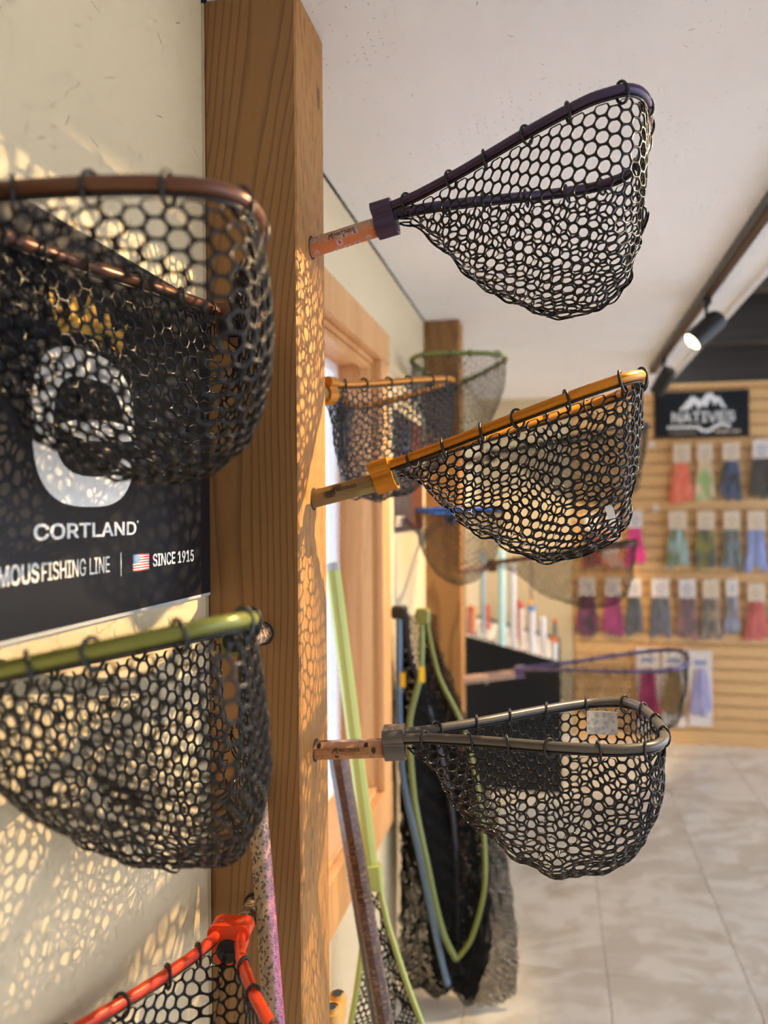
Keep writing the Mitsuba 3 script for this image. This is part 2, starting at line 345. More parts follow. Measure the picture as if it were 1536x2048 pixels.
part(wi, 'casing', bx(0, 0.022, WY1 - 0.012, WY1 + 0.095, WZ0 - 0.005, WZ1 - 0.006, 0.002), 'mat_cedar', False)
part(wi, 'casing', bx(0, 0.022, WY0 - 0.095, WY0 + 0.012, WZ0 - 0.005, WZ1 - 0.006, 0.002), 'mat_cedar', False)
part(wi, 'casing', bx(0, 0.024, WY0 - 0.095, WY1 + 0.095, WZ1 - 0.006, WZ1 + 0.082, 0.002), 'mat_cedar', False)
part(wi, 'casing', bx(0, 0.024, WY0 - 0.095, WY1 + 0.095, WZ0 - 0.125, WZ0 - 0.005, 0.002), 'mat_cedar', False)
part(wi, 'sash', cat(bx(-0.138, -0.10, WY0 + 0.002, WY0 + 0.06, WZ0, WZ1), bx(-0.138, -0.10, WY1 - 0.06, WY1 - 0.002, WZ0, WZ1), bx(-0.138, -0.10, WY0 + 0.06, WY1 - 0.06, WZ0, WZ0 + 0.05), bx(-0.138, -0.10, WY0 + 0.06, WY1 - 0.06, WZ1 - 0.05, WZ1)), 'mat_vinyl', False)
part(wi, 'pane', bx(-0.121, -0.1205, WY0 + 0.06, WY1 - 0.06, WZ0 + 0.05, WZ1 - 0.05), 'mat_pane', False)
# posts
PX, PY0, PY1 = 0.1375, 1.055, 1.19
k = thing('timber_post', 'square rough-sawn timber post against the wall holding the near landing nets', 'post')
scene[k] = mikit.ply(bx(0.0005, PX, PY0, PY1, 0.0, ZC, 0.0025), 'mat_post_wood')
k = thing('timber_post', 'square timber post against the wall beyond the window, holding the far landing nets', 'post')
scene[k] = mikit.ply(bx(0.0005, 0.137, 3.012, 3.147, 0.0, ZC, 0.0025), 'mat_post_wood')

for x, y, z, d in ((PX, 1.125, 1.863, (1, 0, 0)), (PX, 1.125, 1.490, (1, 0, 0)), (PX, 1.125, 1.117, (1, 0, 0)), (0.082, PY0, 1.752, (0, -1, 0)), (0.082, PY0, 1.300, (0, -1, 0)), (0.068, PY0, 0.915, (0, -1, 0)), (0.070, PY1, 1.700, (0, 1, 0))):
    part('timber_post', 'bored_hole', aim(lathe([(0, 0), (0.0172, 0), (0.0168, 0.0004), (0, 0.0004)], 28), np.array([x, y, z]) + 0.0001 * np.array(d), d), 'mat_shadow_gap', False, label='dark bored hole')

# ------------------------------------------------------------------ landing nets
HALF = np.array([(0, .0), (.1, .085), (.2, .135), (.32, .205), (.45, .295), (.6, .395), (.72, .46), (.82, .495), (.9, .485), (.955, .425), (.985, .32), (1.0, .16), (1.003, 0)])
def half_outline(L, W, n=120, w0=0.015):
    """one side of the hoop, from the yoke to the tip: (along, across)"""
    h = HALF.copy() * [L, W]; h[0, 1] = w0; h[1, 1] = max(h[1, 1], w0 + 0.004)
    t = np.concatenate([[0], np.cumsum(np.linalg.norm(np.diff(h, axis=0), axis=1))])
    c = PchipInterpolator(t, h)(np.linspace(0, t[-1], 400))
    t = np.concatenate([[0], np.cumsum(np.linalg.norm(np.diff(c, axis=0), axis=1))])
    return np.stack([np.interp(np.linspace(0, t[-1], n), t, c[:, j]) for j in (0, 1)], 1)
def resample(c, n):
    c = np.asarray(c, float); t = np.concatenate([[0], np.cumsum(np.linalg.norm(np.diff(c, axis=0), axis=1))])
    return np.stack([np.interp(np.linspace(0, t[-1], n), t, c[:, j]) for j in range(3)], 1)
def smooth_curve(c, n):
    c = np.asarray(c, float); t = np.concatenate([[0], np.cumsum(np.linalg.norm(np.diff(c, axis=0), axis=1))])
    return resample(PchipInterpolator(t, c)(np.linspace(0, t[-1], 300)), n)
def panel_cells(R, K, out, pitch, web, y0, seed, crumple, h1=0.6, h2=0.55, fine=True, pleat=0.004):
    """honeycomb cells of one side of a bag. R (n,3) rim, K (n,3) keel, out (n,3) sideways swell"""
    n, m = len(R), 72
    tau = np.linspace(0, 1, m)[None, :, None]
    d = K - R; lat = d * [1, 1, 0]; drop = d * [0, 0, 1]
    P1 = R + h1 * drop + out; P2 = K - h2 * lat + 0.06 * (R - K) * [0, 0, 1] + 0.4 * out
    G = (1 - tau) ** 3 * R[:, None] + 3 * (1 - tau) ** 2 * tau * P1[:, None] + 3 * (1 - tau) * tau ** 2 * P2[:, None] + tau ** 3 * K[:, None]
    sarc = np.concatenate([[0], np.cumsum(np.linalg.norm(np.diff(R, axis=0), axis=1))]); S = sarc[-1]
    amp = (crumple * (0.15 + tau) * np.clip(6 * tau, 0, 1))
    q = G * 20.0 + seed * 13.7
    G = G + amp * 2 * np.stack([meshkit.fbm(q + o, 3, seed + o) - 0.5 for o in (0, 31, 67)], -1)
    nrm = np.cross(np.gradient(G, axis=0), np.gradient(G, axis=1)); nrm /= np.maximum(np.linalg.norm(nrm, axis=-1, keepdims=True), 1e-9)
    G = G + nrm * (pleat * np.sin(sarc / 0.055 * 2 * np.pi + seed)[:, None, None] * tau ** 1.5 * (1 - 0.5 * tau))
    arc = np.concatenate([np.zeros((n, 1)), np.cumsum(np.linalg.norm(np.diff(G, axis=1), axis=2), axis=1)], 1)
    length = arc[:, -1]; ny = max(int(length.max() / 0.004), 8); ys = np.linspace(0, length.max(), ny)
    H = np.zeros((n, ny, 3))
    for i in range(n):
        for c in range(3): H[i, :, c] = np.interp(ys, arc[i], G[i, :, c])
    nrm = np.cross(np.gradient(H, axis=0), np.gradient(H, axis=1)); L = np.linalg.norm(nrm, axis=-1, keepdims=True)
    nrm = np.where(L > 1e-12, nrm / np.maximum(L, 1e-12), 0)
    # where the surface was clamped onto the keel take the last sound normal
    for i in range(n):
        bad = ys > length[i] * 0.985
        if bad.any() and not bad.all(): nrm[i, bad] = nrm[i, np.argmax(bad) - 1]
    col = pitch * 0.866
    I, Jr = np.meshgrid(np.arange(0, int(S / col) + 2), np.arange(int(length.max() / pitch) + 2), indexing='ij')
    cx = (I * col).ravel(); cy = ((Jr + (I % 2) * 0.5) * pitch + y0 + pitch * 0.3).ravel()
    ls = np.interp(cx, sarc, length)
    ok = (cx > 0.1 * pitch) & (cx < S - 0.05 * pitch) & (cy < ls + 0.30 * pitch)
    cx, cy = cx[ok], cy[ok]
    k = 12 if fine else 6
    a = np.arange(k) * 2 * np.pi / k
    ro = np.where(np.arange(k) % 2 == 0, pitch / math.sqrt(3), pitch / 2) if fine else np.full(k, pitch / math.sqrt(3))
    ri = (pitch / 2 - web / 2) * np.where(np.arange(k) % 2 == 0, 1.05, 1.0) if fine else np.full(k, pitch / 2 - web / 2) * 1.08
    phi = np.linspace(0, np.pi, 5 if fine else 3)
    rad = ro[:, None] + (ri - ro)[:, None] * np.sin(phi)[None]              # (k, phi)
    hgt = (web * 0.5) * np.cos(phi)
    ex = np.cos(a)[:, None] * rad; ey = np.sin(a)[:, None] * rad
    X = cx[:, None, None] + ex[None]; Yv = cy[:, None, None] + ey[None]
    X = np.clip(X, 0, S); lim = np.interp(X.ravel(), sarc, length).reshape(X.shape)
    Yv = np.clip(Yv, y0, lim)
    ci = np.interp(X.ravel(), sarc, np.arange(n)); cj = Yv.ravel() / ys[-1] * (ny - 1)
    P = np.stack([map_coordinates(H[..., c], [ci, cj], order=1, mode='nearest') for c in range(3)], 1)
    Nn = np.stack([map_coordinates(nrm[..., c], [ci, cj], order=1, mode='nearest') for c in range(3)], 1)
    Nn /= np.maximum(np.linalg.norm(Nn, axis=1, keepdims=True), 1e-9)
    P = P + Nn * np.broadcast_to(hgt, X.shape).reshape(-1, 1)
    nc, q = len(cx), len(phi)
    base = (np.arange(nc) * k * q)[:, None, None]
    i0 = np.arange(k)[None, :, None]; j0 = np.arange(q - 1)[None, None]
    A = base + i0 * q + j0; B = base + ((i0 + 1) % k) * q + j0
    F = np.concatenate([np.stack([A, B, B + 1], -1).reshape(-1, 3), np.stack([A, B + 1, A + 1], -1).reshape(-1, 3)])
    return P, F
def bag_mesh(Rl, Rr, K, pitch=0.0165, web=0.003, y0=0.010, seed=1, crumple=0.010, swell=0.012, fine=True, h1=0.6, h2=0.55, pleat=0.004):
    V, F, o = [], [], 0
    for s, R in ((0, Rl), (1, Rr)):
        R = resample(R, 110); Kc = resample(K, 110)
        side = (R - Kc) * [1, 1, 0]; L = np.linalg.norm(side, axis=1, keepdims=True); side = side / np.maximum(L, 1e-6) * np.clip(L / 0.03, 0, 1)
        depth = np.clip((R - Kc)[:, 2:] / 0.15, 0, 1)
        P, f = panel_cells(R, Kc, side * (swell[s] if isinstance(swell, tuple) else swell) * depth, pitch, web, y0, seed * 2 + s, crumple, h1, h2, fine, pleat)
        V.append(P); F.append(f + o); o += len(P)
    V, F = np.vstack(V), np.vstack(F)
    # weld the outlines that neighbouring cells share
    key = np.round(V / 2e-5).astype(np.int64); _, first, inv = np.unique(key, axis=0, return_index=True, return_inverse=True)
    V, F = V[first], inv.ravel()[F]
    F = F[(F[:, 0] != F[:, 1]) & (F[:, 1] != F[:, 2]) & (F[:, 0] != F[:, 2])]
    return trimesh.Trimesh(V, F, process=False)
KEEL = np.array([(0, .03), (.1, .14), (.2, .32), (.33, .60), (.5, .82), (.65, .96), (.75, 1), (.87, .96), (.945, .80), (.968, .48), (.98, .2), (.99, 0.04)])
def hoop_frame(yoke, tip, roll=0.0, lateral=None):
    yoke, tip = np.asarray(yoke, float), np.asarray(tip, float); a = unit(tip - yoke)
    b = unit(np.cross([0, 0, 1], a)) if lateral is None else unit(np.asarray(lateral) - a * (a @ np.asarray(lateral)))
    n = np.cross(a, b); b = math.cos(roll) * b + math.sin(roll) * n
    return yoke, a, b, np.cross(a, b), np.linalg.norm(tip - yoke)
def loop_mesh(c, t, drop, tilt, hr, r=0.0019):
    """a turn of lashing cord round the hoop tube, reaching down to the rim cord"""
    d = unit(drop - t * (drop @ t)); s = np.cross(t, d)
    tt = unit(t + tilt * s); s = unit(np.cross(tt, d))
    a = np.linspace(0, 2 * np.pi, 18, endpoint=False)
    p = c + d * 0.0035 + np.outer(np.cos(a), d) * (hr + 0.0066) + np.outer(np.sin(a), s) * (hr + 0.0021)
    return tube(p, r, 6, closed=True)
def yoke_mesh(length=0.030, hr=0.0068, gr=0.0150):
    body = unary_union([Point(-0.0155, 0.010).buffer(hr + 0.0034), Point(0.0155, 0.010).buffer(hr + 0.0034)]).convex_hull
    low = Point(0, -0.0095).buffer(gr + 0.0038, 24)
    poly = unary_union([body, low]).buffer(0.004).buffer(-0.008).buffer(0.004)
    m = extrude(poly, length); return m
def landing_net(name, label, hole, yoke, tip, W, H, hoop, skin, seed, roll=0.0, lateral=None, keel=KEEL, fine=True, text=True, group=None,
                pitch=0.0168, web=0.0028, crumple=0.012, handle_r=0.0142, hoop_r=0.0063, keel_side=0.0, loops=0.062, yoke_mat=None, swell=0.012, bag_mat='mat_net_rubber', into=0.012, sect=OCT, h1=0.6, h2=0.55):
    k = thing(name, label, 'landing net', group)
    o, a, b, n, L = hoop_frame(yoke, tip, roll, lateral)
    h = half_outline(L, W)
    Rr = o + h[:, :1] * a + h[:, 1:] * b + n * 0.008; Rl = o + h[:, :1] * a - h[:, 1:] * b + n * 0.008
    full = np.vstack([Rl, Rr[::-1][1:]])
    part(k, 'hoop', tube(np.vstack([Rl[:1] - a * 0.03, full, Rr[:1] - a * 0.03]), hoop_r, 14), hoop, True)
    ym = yoke_mesh(); part(k, 'yoke', frame_mesh(ym, o - a * 0.030, b, np.cross(a, b)), yoke_mat or hoop, 35)
    for w in (-0.012, 0.012): part(f'{k}__yoke', 'screw', aim(lathe([(0, 0), (0.0022, 0), (0.0018, 0.0008), (0, 0.001)], 12), o - a * 0.015 + b * w + n * 0.0196, n), 'mat_steel')
    part(f'{k}__yoke', 'bore_plug', aim(lathe([(0, 0), (0.0142, 0), (0.0142, 0.0008), (0, 0.0008)], 24), o - n * 0.0095 + a * 0.0001, a), 'mat_black', label='black plug in the open end')
    # handle from the hole in the post into the yoke
    if hole is not None:
        hole = np.asarray(hole, float); e = o - a * 0.028 - n * 0.0095; s = hole - unit(e - hole) * into
        m, uv = tube([s + (e - s) * t for t in np.linspace(0, 1, 14)], handle_r, 16, sect=sect, ref=n, uv=True)
        hd = part(k, 'handle', m, skin, True, uv=uv, label='handle printed with a fish skin pattern')
    # the bag
    down = np.array([0, 0, -1.0])
    kc = o + keel[:, :1] * L * a + b * keel_side * np.interp(keel[:, 0], [0, .5, 1], [0, 1, 0])[:, None] + keel[:, 1:2] * H * down
    kc = smooth_curve(kc, 110)
    bag = bag_mesh(Rl - n * 0.006, Rr - n * 0.006, kc, pitch, web, 0.0060, seed, crumple, swell, fine, h1, h2)
    part(k, 'net_bag', bag, bag_mat, True, label='black rubber mesh bag')
    t, _, _ = frames(full)
    part(k, 'rim_cord', tube(full + down * 0.0082, 0.0018, 6), 'mat_cord', True)
    arc = np.concatenate([[0], np.cumsum(np.linalg.norm(np.diff(full, axis=0), axis=1))])
    r2 = np.random.default_rng(seed)
    for s in np.arange(loops * 0.5, arc[-1] - 0.02, loops):
        i = int(np.searchsorted(arc, s + r2.uniform(-0.008, 0.008))); i = min(max(i, 1), len(full) - 2)
        part(k, 'cord_loop', loop_mesh(full[i], t[i], down, r2.choice([-1, 1]) * r2.uniform(0.35, 1.0), hoop_r), 'mat_cord', True)
    if hole is not None and text and abs(a[1]) < 0.5:
        ux = unit(e - hole); side = np.array([0, -1.0, 0]); uy = unit(np.cross(side, ux))
        at = hole + ux * 0.030 + side * (handle_r * 0.955) + uy * -0.001
        part(hd, 'lettering', frame_mesh(cat(mark_mesh(0.0075), move(fit_text('NATIVES', 0.031, 0.0048), 0.0102, 0.0012)), at, ux, uy), 'mat_ink', False, label='black maker lettering NATIVES on the handle')
    return k
def move(m, x, y, z=0.0): m = m.copy(); m.apply_translation([x, y, z]); return m
def mark_mesh(s):
    """the small zigzag peak mark in front of the lettering"""
    z = LineString([(0, 0), (0.35, 0.85), (0.55, 0.35), (0.85, 1.0), (1.0, 0.45), (0.8, 0.1), (1.0, -0.1)])
    return extrude(affinity.scale(z.buffer(0.07), s, s, origin=(0, 0)), 0.0004)

FULL = np.array([(0, .10), (.05, .45), (.12, .72), (.25, .92), (.5, 1), (.72, 1), (.85, .93), (.94, .76), (.985, .48), (1.0, .2), (1.0, .04)])
DEEP = np.array([(0, .50), (.015, .95), (.08, 1.10), (.24, 1.09), (.48, 1), (.64, .86), (.80, .66), (.92, .48), (.98, .30), (1.0, .15), (1.0, .04)])
landing_net('landing_net', 'purple hooped landing net with orange spotted handle, topmost on the near post', (PX, 1.125, 1.863), (0.264, 1.125, 1.901), (0.612, 1.105, 1.968), 0.27, 0.212, 'mat_hoop_purple', 'mat_skin_brook', 3, roll=math.radians(0))
landing_net('landing_net', 'amber orange hooped landing net with brown spotted handle, at mid height on the near post', (PX, 1.125, 1.490), (0.258, 1.125, 1.531), (0.602, 1.112, 1.636), 0.26, 0.205, 'mat_hoop_orange', 'mat_skin_brown', 5, roll=math.radians(3))
gk = np.array([(0, .03), (.1, .2), (.22, .52), (.33, .70), (.46, .88), (.58, 1.0), (.75, .99), (.86, .93), (.93, .78), (.98, .48), (1.0, .2), (1.0, .04)])
landing_net('landing_net', 'grey hooped landing net with copper spotted handle, lowest on the near post above the floor', (PX, 1.125, 1.117), (0.272, 1.125, 1.139), (0.622, 1.16, 1.168), 0.25, 0.200, 'mat_hoop_grey', 'mat_skin_cutthroat', 8, keel=gk)
landing_net('landing_net', 'brown hooped landing net in front of the dark logo sign', (0.082, PY0, 1.752), (0.087, 0.935, 1.716), (0.140, 0.525, 1.706), 0.24, 0.210, 'mat_hoop_brown', 'mat_skin_brook', 11, text=False, keel=FULL, swell=(-0.004, 0.035), h1=0.75, h2=0.75)
landing_net('landing_net', 'olive hooped landing net below the dark logo sign', (0.082, PY0, 1.300), (0.088, 0.935, 1.318), (0.137, 0.530, 1.358), 0.23, 0.225, 'mat_hoop_olive', 'mat_skin_silver', 13, text=False, keel=DEEP, swell=(-0.012, 0.040), h1=0.85, h2=0.8, roll=math.radians(12))
landing_net('landing_net', 'red hooped landing net at the foot of the picture by the pink trout handle', (0.068, PY0, 0.915), (0.098, 0.890, 0.952), (0.152, 0.520, 0.972), 0.29, 0.21, 'mat_hoop_red', 'mat_skin_silver', 17, text=False)
landing_net('landing_net', 'amber hooped landing net hung behind the near post in front of the window', (0.070, PY1, 1.700), (0.075, 1.430, 1.700), (0.165, 1.835, 1.740), 0.24, 0.225, 'mat_hoop_orange', 'mat_skin_brown', 19, keel=FULL, h1=0.7, h2=0.7, roll=math.radians(-11), text=False)
# nets on the far post
far = dict(fine=False, text=False, loops=0.075, web=0.0019, pitch=0.0165, sect=super_sect(12))
landing_net('landing_net', 'olive green hooped landing net high on the far post', (0.08, 3.012, 1.90), (0.115, 2.90, 1.915), (0.205, 2.45, 1.955), 0.30, 0.26, 'mat_hoop_green', 'mat_skin_silver', 23, **far)
landing_net('landing_net', 'bright blue hooped landing net on the far post', (0.08, 3.012, 1.44), (0.115, 2.89, 1.452), (0.20, 2.50, 1.470), 0.28, 0.24, 'mat_hoop_blue', 'mat_skin_brook', 29, **far)
landing_net('landing_net', 'near black hooped landing net on the far post, seen through the amber net', (0.137, 3.08, 1.662), (0.265, 3.08, 1.690), (0.822, 3.06, 1.772), 0.30, 0.26, 'mat_hoop_dark', 'mat_skin_silver', 31, **far)
landing_net('landing_net', 'umber hooped landing net on the far post, just under the amber net', (0.137, 3.08, 1.240), (0.265, 3.08, 1.265), (0.780, 3.06, 1.345), 0.30, 0.22, 'mat_hoop_umber', 'mat_skin_pink', 37, **far)
landing_net('landing_net', 'lavender hooped landing net low on the far post in front of the slat wall', (0.137, 3.08, 0.812), (0.368, 3.07, 0.858), (0.950, 3.00, 0.930), 0.42, 0.26, 'mat_hoop_lavender', 'mat_skin_pink', 41, handle_r=0.018, **far)

# ------------------------------------------------------------------ long handled nets leaning and standing behind the post
def bag_between(k, Rl, Rr, K, seed, pitch, web, crumple=0.02, mat_='mat_net_dull', h1=0.3, h2=0.3, swell=0.02, pleat=0.01, label='black mesh bag'):
    part(k, 'net_bag', bag_mesh(smooth_curve(Rl, 110), smooth_curve(Rr, 110), smooth_curve(K, 110), pitch, web, 0.004, seed, crumple, swell, False, h1, h2, pleat), mat_, True, label=label)
# pale green pole net standing head down
k = thing('landing_net', 'long pale green handled net leaning head down against the window casing', 'landing net')
o, a, b, n, L = hoop_frame((0.098, 1.655, 0.665), (0.172, 1.600, 0.016), lateral=(1, 0.15, 0))
h = half_outline(L, 0.27)
Rl, Rr = o + h[:, :1] * a - h[:, 1:] * b, o + h[:, :1] * a + h[:, 1:] * b
part(k, 'hoop', tube(np.vstack([Rl, Rr[::-1][1:]]), 0.0065, 12), 'mat_hoop_pale_green', True)
part(k, 'yoke', frame_mesh(yoke_mesh(0.05), o - a * 0.045, b, np.cross(a, b)), 'mat_hoop_pale_green', 35)
m, uv = tube([o - a * 0.02 - n * 0.0095, np.array([0.020, 1.640, 1.346])], 0.0165, 16, sect=OCT, uv=True)
part(k, 'handle', m, 'mat_hoop_pale_green', 35 if False else True, uv=uv)
part(k, 'end_cap', aim(lathe([(0, 0), (0.0155, 0), (0.0155, 0.012), (0.012, 0.016), (0, 0.016)], 16), (0.020, 1.640, 1.346), np.array([0.020, 1.640, 1.346]) - o), 'mat_grey_trim')
bag_between(k, Rl, Rr, [o + a * 0.01, o + a * 0.12 + [0.02, 0.05, -0.08], o + a * .22 + [0.03, 0.02, -0.22], (0.14, 1.66, 0.12), (0.19, 1.65, 0.012), (0.19, 1.61, 0.012), o + a * L], 51, 0.0125, 0.0042)
# dark bark patterned handle, its head off below the picture
def pole(name, label, top, bottom, r, skin, sect=OCT, n=24, cat_='net handle', ref=(0, -1, 0)):
    k = thing(name, label, cat_)
    top, bottom = np.asarray(top, float), np.asarray(bottom, float)
    m, uv = tube([top + (bottom - top) * t for t in np.linspace(0, 1, n)], r, 16, sect=sect, ref=ref, uv=True)
    part(k, 'shaft', m, skin, True, uv=uv)
    part(k, 'end_cap', aim(lathe([(0, 0), (r * .96, 0), (r * .96, 0.008), (r * .7, 0.011), (0, 0.011)], 16), top, top - bottom), 'mat_black')
    return k
pole('long_net_handle', 'long dark brown mottled handle leaning beside the near post under the grey net', (0.082, 1.45, 1.008), (0.241, 1.49, 0.012), 0.0175, 'mat_skin_bark')
pole('long_net_handle', 'thin slate blue handle half hidden behind the dark brown mottled handle', (0.060, 1.505, 0.985), (0.205, 1.545, 0.012), 0.0140, 'mat_skin_slate')
pole('long_net_handle', 'spotted tan and pink trout patterned handle leaning on the near post', (0.078, 1.036, 1.092), (0.285, 0.730, 0.012), 0.0140, 'mat_skin_rainbow', ref=(0, -1, 0), sect=super_sect(16, 2.4))
# frame with two tan tubes behind the near post
k = thing('landing_net', 'tan net frame standing behind the near post, two tube ends in view', 'landing net')
for y in (1.285, 1.322):
    q = np.array([0.112, y, 0.635])
    part(k, 'tube', tube([q, q + [0.0, 0.0, -0.25], q + [0.01, (y - 1.30) * 1.5, -0.60]], 0.0125, 14), 'mat_hoop_tan', True)
    part(k, 'tube_bore', aim(lathe([(0, 0.0), (0.0085, 0.0), (0.0085, 0.0006), (0, 0.0006)], 16), q + [0, 0, 0.0002], (0, 0, 1)), 'mat_black')
part(k, 'yoke', frame_mesh(extrude(unary_union([Point(0, -0.0185).buffer(0.016), Point(0, 0.0185).buffer(0.016)]).convex_hull.difference(unary_union([Point(0, -0.0185).buffer(0.0123), Point(0, 0.0185).buffer(0.0123)])), 0.03), (0.112, 1.3035, 0.598), (1, 0, 0), (0, 1, 0)), 'mat_hoop_tan', 35)
# the two big nets standing on their tips
NP, NW = 0.0115, 0.0046
k = thing('boat_net', 'tall black net standing head down by the wall with a slate blue tube', 'landing net')
yA = np.array([0.030, 2.33, 1.165]); tA = np.array([0.172, 2.30, 0.085])
RlA = smooth_curve([yA, (0.030, 2.31, 0.95), (0.040, 2.295, 0.72), (0.090, 2.285, 0.48), (0.140, 2.285, 0.24), tA], 110)
RrA = smooth_curve([yA + [0.02, 0, 0], (0.058, 2.34, 1.04), (0.11, 2.36, 0.88), (0.185, 2.36, 0.5), (0.195, 2.33, 0.2), tA], 110)
part(k, 'hoop', tube(RlA, 0.0105, 12), 'mat_hoop_slate', True); part(k, 'hoop', tube(RrA, 0.0090, 12), 'mat_hoop_dark', True)
part(k, 'yoke', bx(0.006, 0.053, 2.312, 2.348, 1.150, 1.188, 0.006), 'mat_black', 30)
back = np.array([0.0, 0.030, 0.0])
bag_between(k, RlA + back, RrA + back * 1.6, [yA, (0.014, 2.40, 0.95), (0.012, 2.42, 0.6), (0.012, 2.40, 0.2), (0.03, 2.37, 0.03), (0.14, 2.36, 0.015), tA + back], 61, NP, NW, 0.018)
bag_between(k, RlA + back * 0.7, RrA + back, [yA, (0.03, 2.38, 0.95), (0.06, 2.40, 0.6), (0.10, 2.38, 0.2), (0.14, 2.35, 0.04), tA + back], 62, NP, NW, 0.02)
bag_between(k, RlA + back, RrA + [0.09, 0.05, 0], [yA, (0.07, 2.40, 0.9), (0.16, 2.42, 0.55), (0.24, 2.40, 0.2), (0.22, 2.36, 0.02), tA + back], 66, NP, NW, 0.02)
part(k, 'tag', bx(0.040, 0.056, 2.278, 2.280, 0.955, 0.998), 'mat_yellow_tag', False, label='yellow tag')
k = thing('boat_net', 'tall olive net standing head down beside the black one with a green tube', 'landing net')
yB = np.array([0.098, 2.32, 1.160]); tB = np.array([0.200, 2.27, 0.178])
RlB = smooth_curve([yB, (0.100, 2.30, 1.02), (0.068, 2.27, 0.84), (0.078, 2.26, 0.68), (0.122, 2.25, 0.45), (0.165, 2.255, 0.26), tB], 110)
RrB = smooth_curve([yB + [0.015, 0, 0], (0.135, 2.36, 1.0), (0.215, 2.40, 0.80), (0.268, 2.38, 0.55), (0.280, 2.33, 0.40), (0.245, 2.29, 0.240), tB], 110)
part(k, 'hoop', tube(RlB, 0.0090, 12), 'mat_hoop_green', True); part(k, 'hoop', tube(RrB, 0.0075, 12), 'mat_hoop_olive', True)
part(k, 'yoke', bx(0.081, 0.124, 2.305, 2.335, 1.135, 1.183, 0.006), 'mat_hoop_olive', 30)
bag_between(k, RlB + back, RrB + back, [yB, (0.20, 2.48, 0.85), (0.29, 2.50, 0.55), (0.360, 2.42, 0.28), (0.372, 2.38, 0.12), (0.33, 2.35, 0.02), (0.22, 2.33, 0.012), tB + back], 63, NP, 0.0027, 0.014)
bag_between(k, RlB + back, RrB + back * 2, [yB, (0.16, 2.40, 0.85), (0.20, 2.42, 0.5), (0.25, 2.40, 0.2), (0.25, 2.36, 0.03), tB + back], 64, NP, NW, 0.02)
bag_between(k, RlB + back * 1.5, RrB + [-0.03, 0.04, -0.05], [yB, (0.10, 2.38, 0.8), (0.14, 2.40, 0.45), (0.26, 2.40, 0.10), (0.24, 2.37, 0.012), tB + back - [0, 0, 0.1]], 65, NP, NW, 0.025)
part(k, 'tag', bx(0.100, 0.116, 2.262, 2.264, 0.975, 1.020), 'mat_yellow_tag', False, label='yellow tag')

# small tags hung on the nets
k = thing('paper_tag', 'pale grey paper tag lying in the mesh of the grey hooped net', 'tag')
m = trimesh.creation.box([0.046, 0.0008, 0.036]).subdivide().subdivide(); v = np.array(m.vertices); v[:, 1] += 0.004 * np.cos(v[:, 0] * 50); m.vertices = v
m.apply_translation([0.556, 1.258, 1.142]); scene[k] = mikit.ply(m, mat('mat_tag_grey', proc(lambda p, n, uv: mix((0.50, 0.49, 0.49), (0.72, 0.70, 0.70), smoothstep(0.2, 0.6, voronoi(p.x * 130, p.z * 130)[0]))), 0.8))
k = thing('price_tag', 'small white tag on the mesh of the amber orange net near its lower tip', 'tag')
scene[k] = mikit.ply(frame_mesh(bx(-0.005, 0.005, -0.009, 0.009, 0, 0.0008), (0.556, 1.045, 1.468), (1, 0.15, 0.25), (-0.25, 0, 1)), 'mat_paper')
k = thing('lock_bead', 'small red bead caught in the mesh of the olive hooped net', 'bead')
scene[k] = mikit.ply(move(trimesh.creation.icosphere(2, 0.0035), 0.176, 0.782, 1.164), 'mat_red_bead', True)

# ------------------------------------------------------------------ the logo sign on the wall
k = thing('logo_sign', 'large dark navy CORTLAND sign on the cream wall', 'sign')
k_sign = k
tag(k, label='large dark navy wall sign with white logo ring, gold crown and lettering')
part(k, 'board', bx(0.0008, 0.0052, 0.20, 1.052, 1.357, 1.766, 0.0008), 'mat_sign_black', False)
part(k, 'board_edge', bx(0.0004, 0.0048, 0.198, 1.052, 1.3535, 1.358), 'mat_grey_trim', False)
YX, ZX = (0, 1, 0), (0, 0, 1)
def on_sign(m, y, z, lift=0.0050): return frame_mesh(m, (lift, y, z), YX, ZX)
def squircle(cx, cy, rx, ry, e=2.9, n=96):
    a = np.linspace(0, 2 * np.pi, n, endpoint=False); q = (np.abs(np.cos(a)) ** e + np.abs(np.sin(a)) ** e) ** (-1 / e)
    return Polygon(np.stack([cx + rx * q * np.cos(a), cy + ry * q * np.sin(a)], 1))
ring = squircle(.752, 1.560, .093, .082).difference(squircle(.756, 1.562, .064, .052)).difference(sbox(.79, 1.534, .90, 1.557))
wedge = Polygon([(.700, 1.559), (.74, 1.569), (.79, 1.572), (.8445, 1.571), (.8455, 1.557), (.80, 1.551), (.75, 1.549), (.72, 1.552)]).buffer(0.001)
part(k, 'logo_ring', on_sign(extrude(unary_union([ring, wedge]), 0.0006), 0, 0), 'mat_sign_white', False, label='white ring shaped logo')
crown = Polygon([(.700, 1.651), (.684, 1.690), (.716, 1.671), (.727, 1.700), (.741, 1.674), (.757, 1.712), (.773, 1.674), (.789, 1.700), (.800, 1.671), (.832, 1.690), (.816, 1.651), (.788, 1.658), (.757, 1.6605), (.727, 1.658)])
part(k, 'logo_crown', on_sign(extrude(crown, 0.0006), 0, 0), 'mat_sign_gold', False, label='gold crown')
part(k, 'lettering', on_sign(fit_text('CORTLAND', 0.187, 0.0158, True), .660, 1.4455), 'mat_sign_white', False)
part(k, 'lettering', on_sign(fit_text('®', 0.0035, 0.0035), .849, 1.459), 'mat_sign_white', False)
part(k, 'lettering', on_sign(fit_text('FAMOUS', 0.082, 0.0190, True), .585, 1.4055), 'mat_sign_white', False)
part(k, 'lettering', on_sign(fit_text('FISHING LINE', 0.118, 0.0180), .6715, 1.4058), 'mat_sign_white', False)
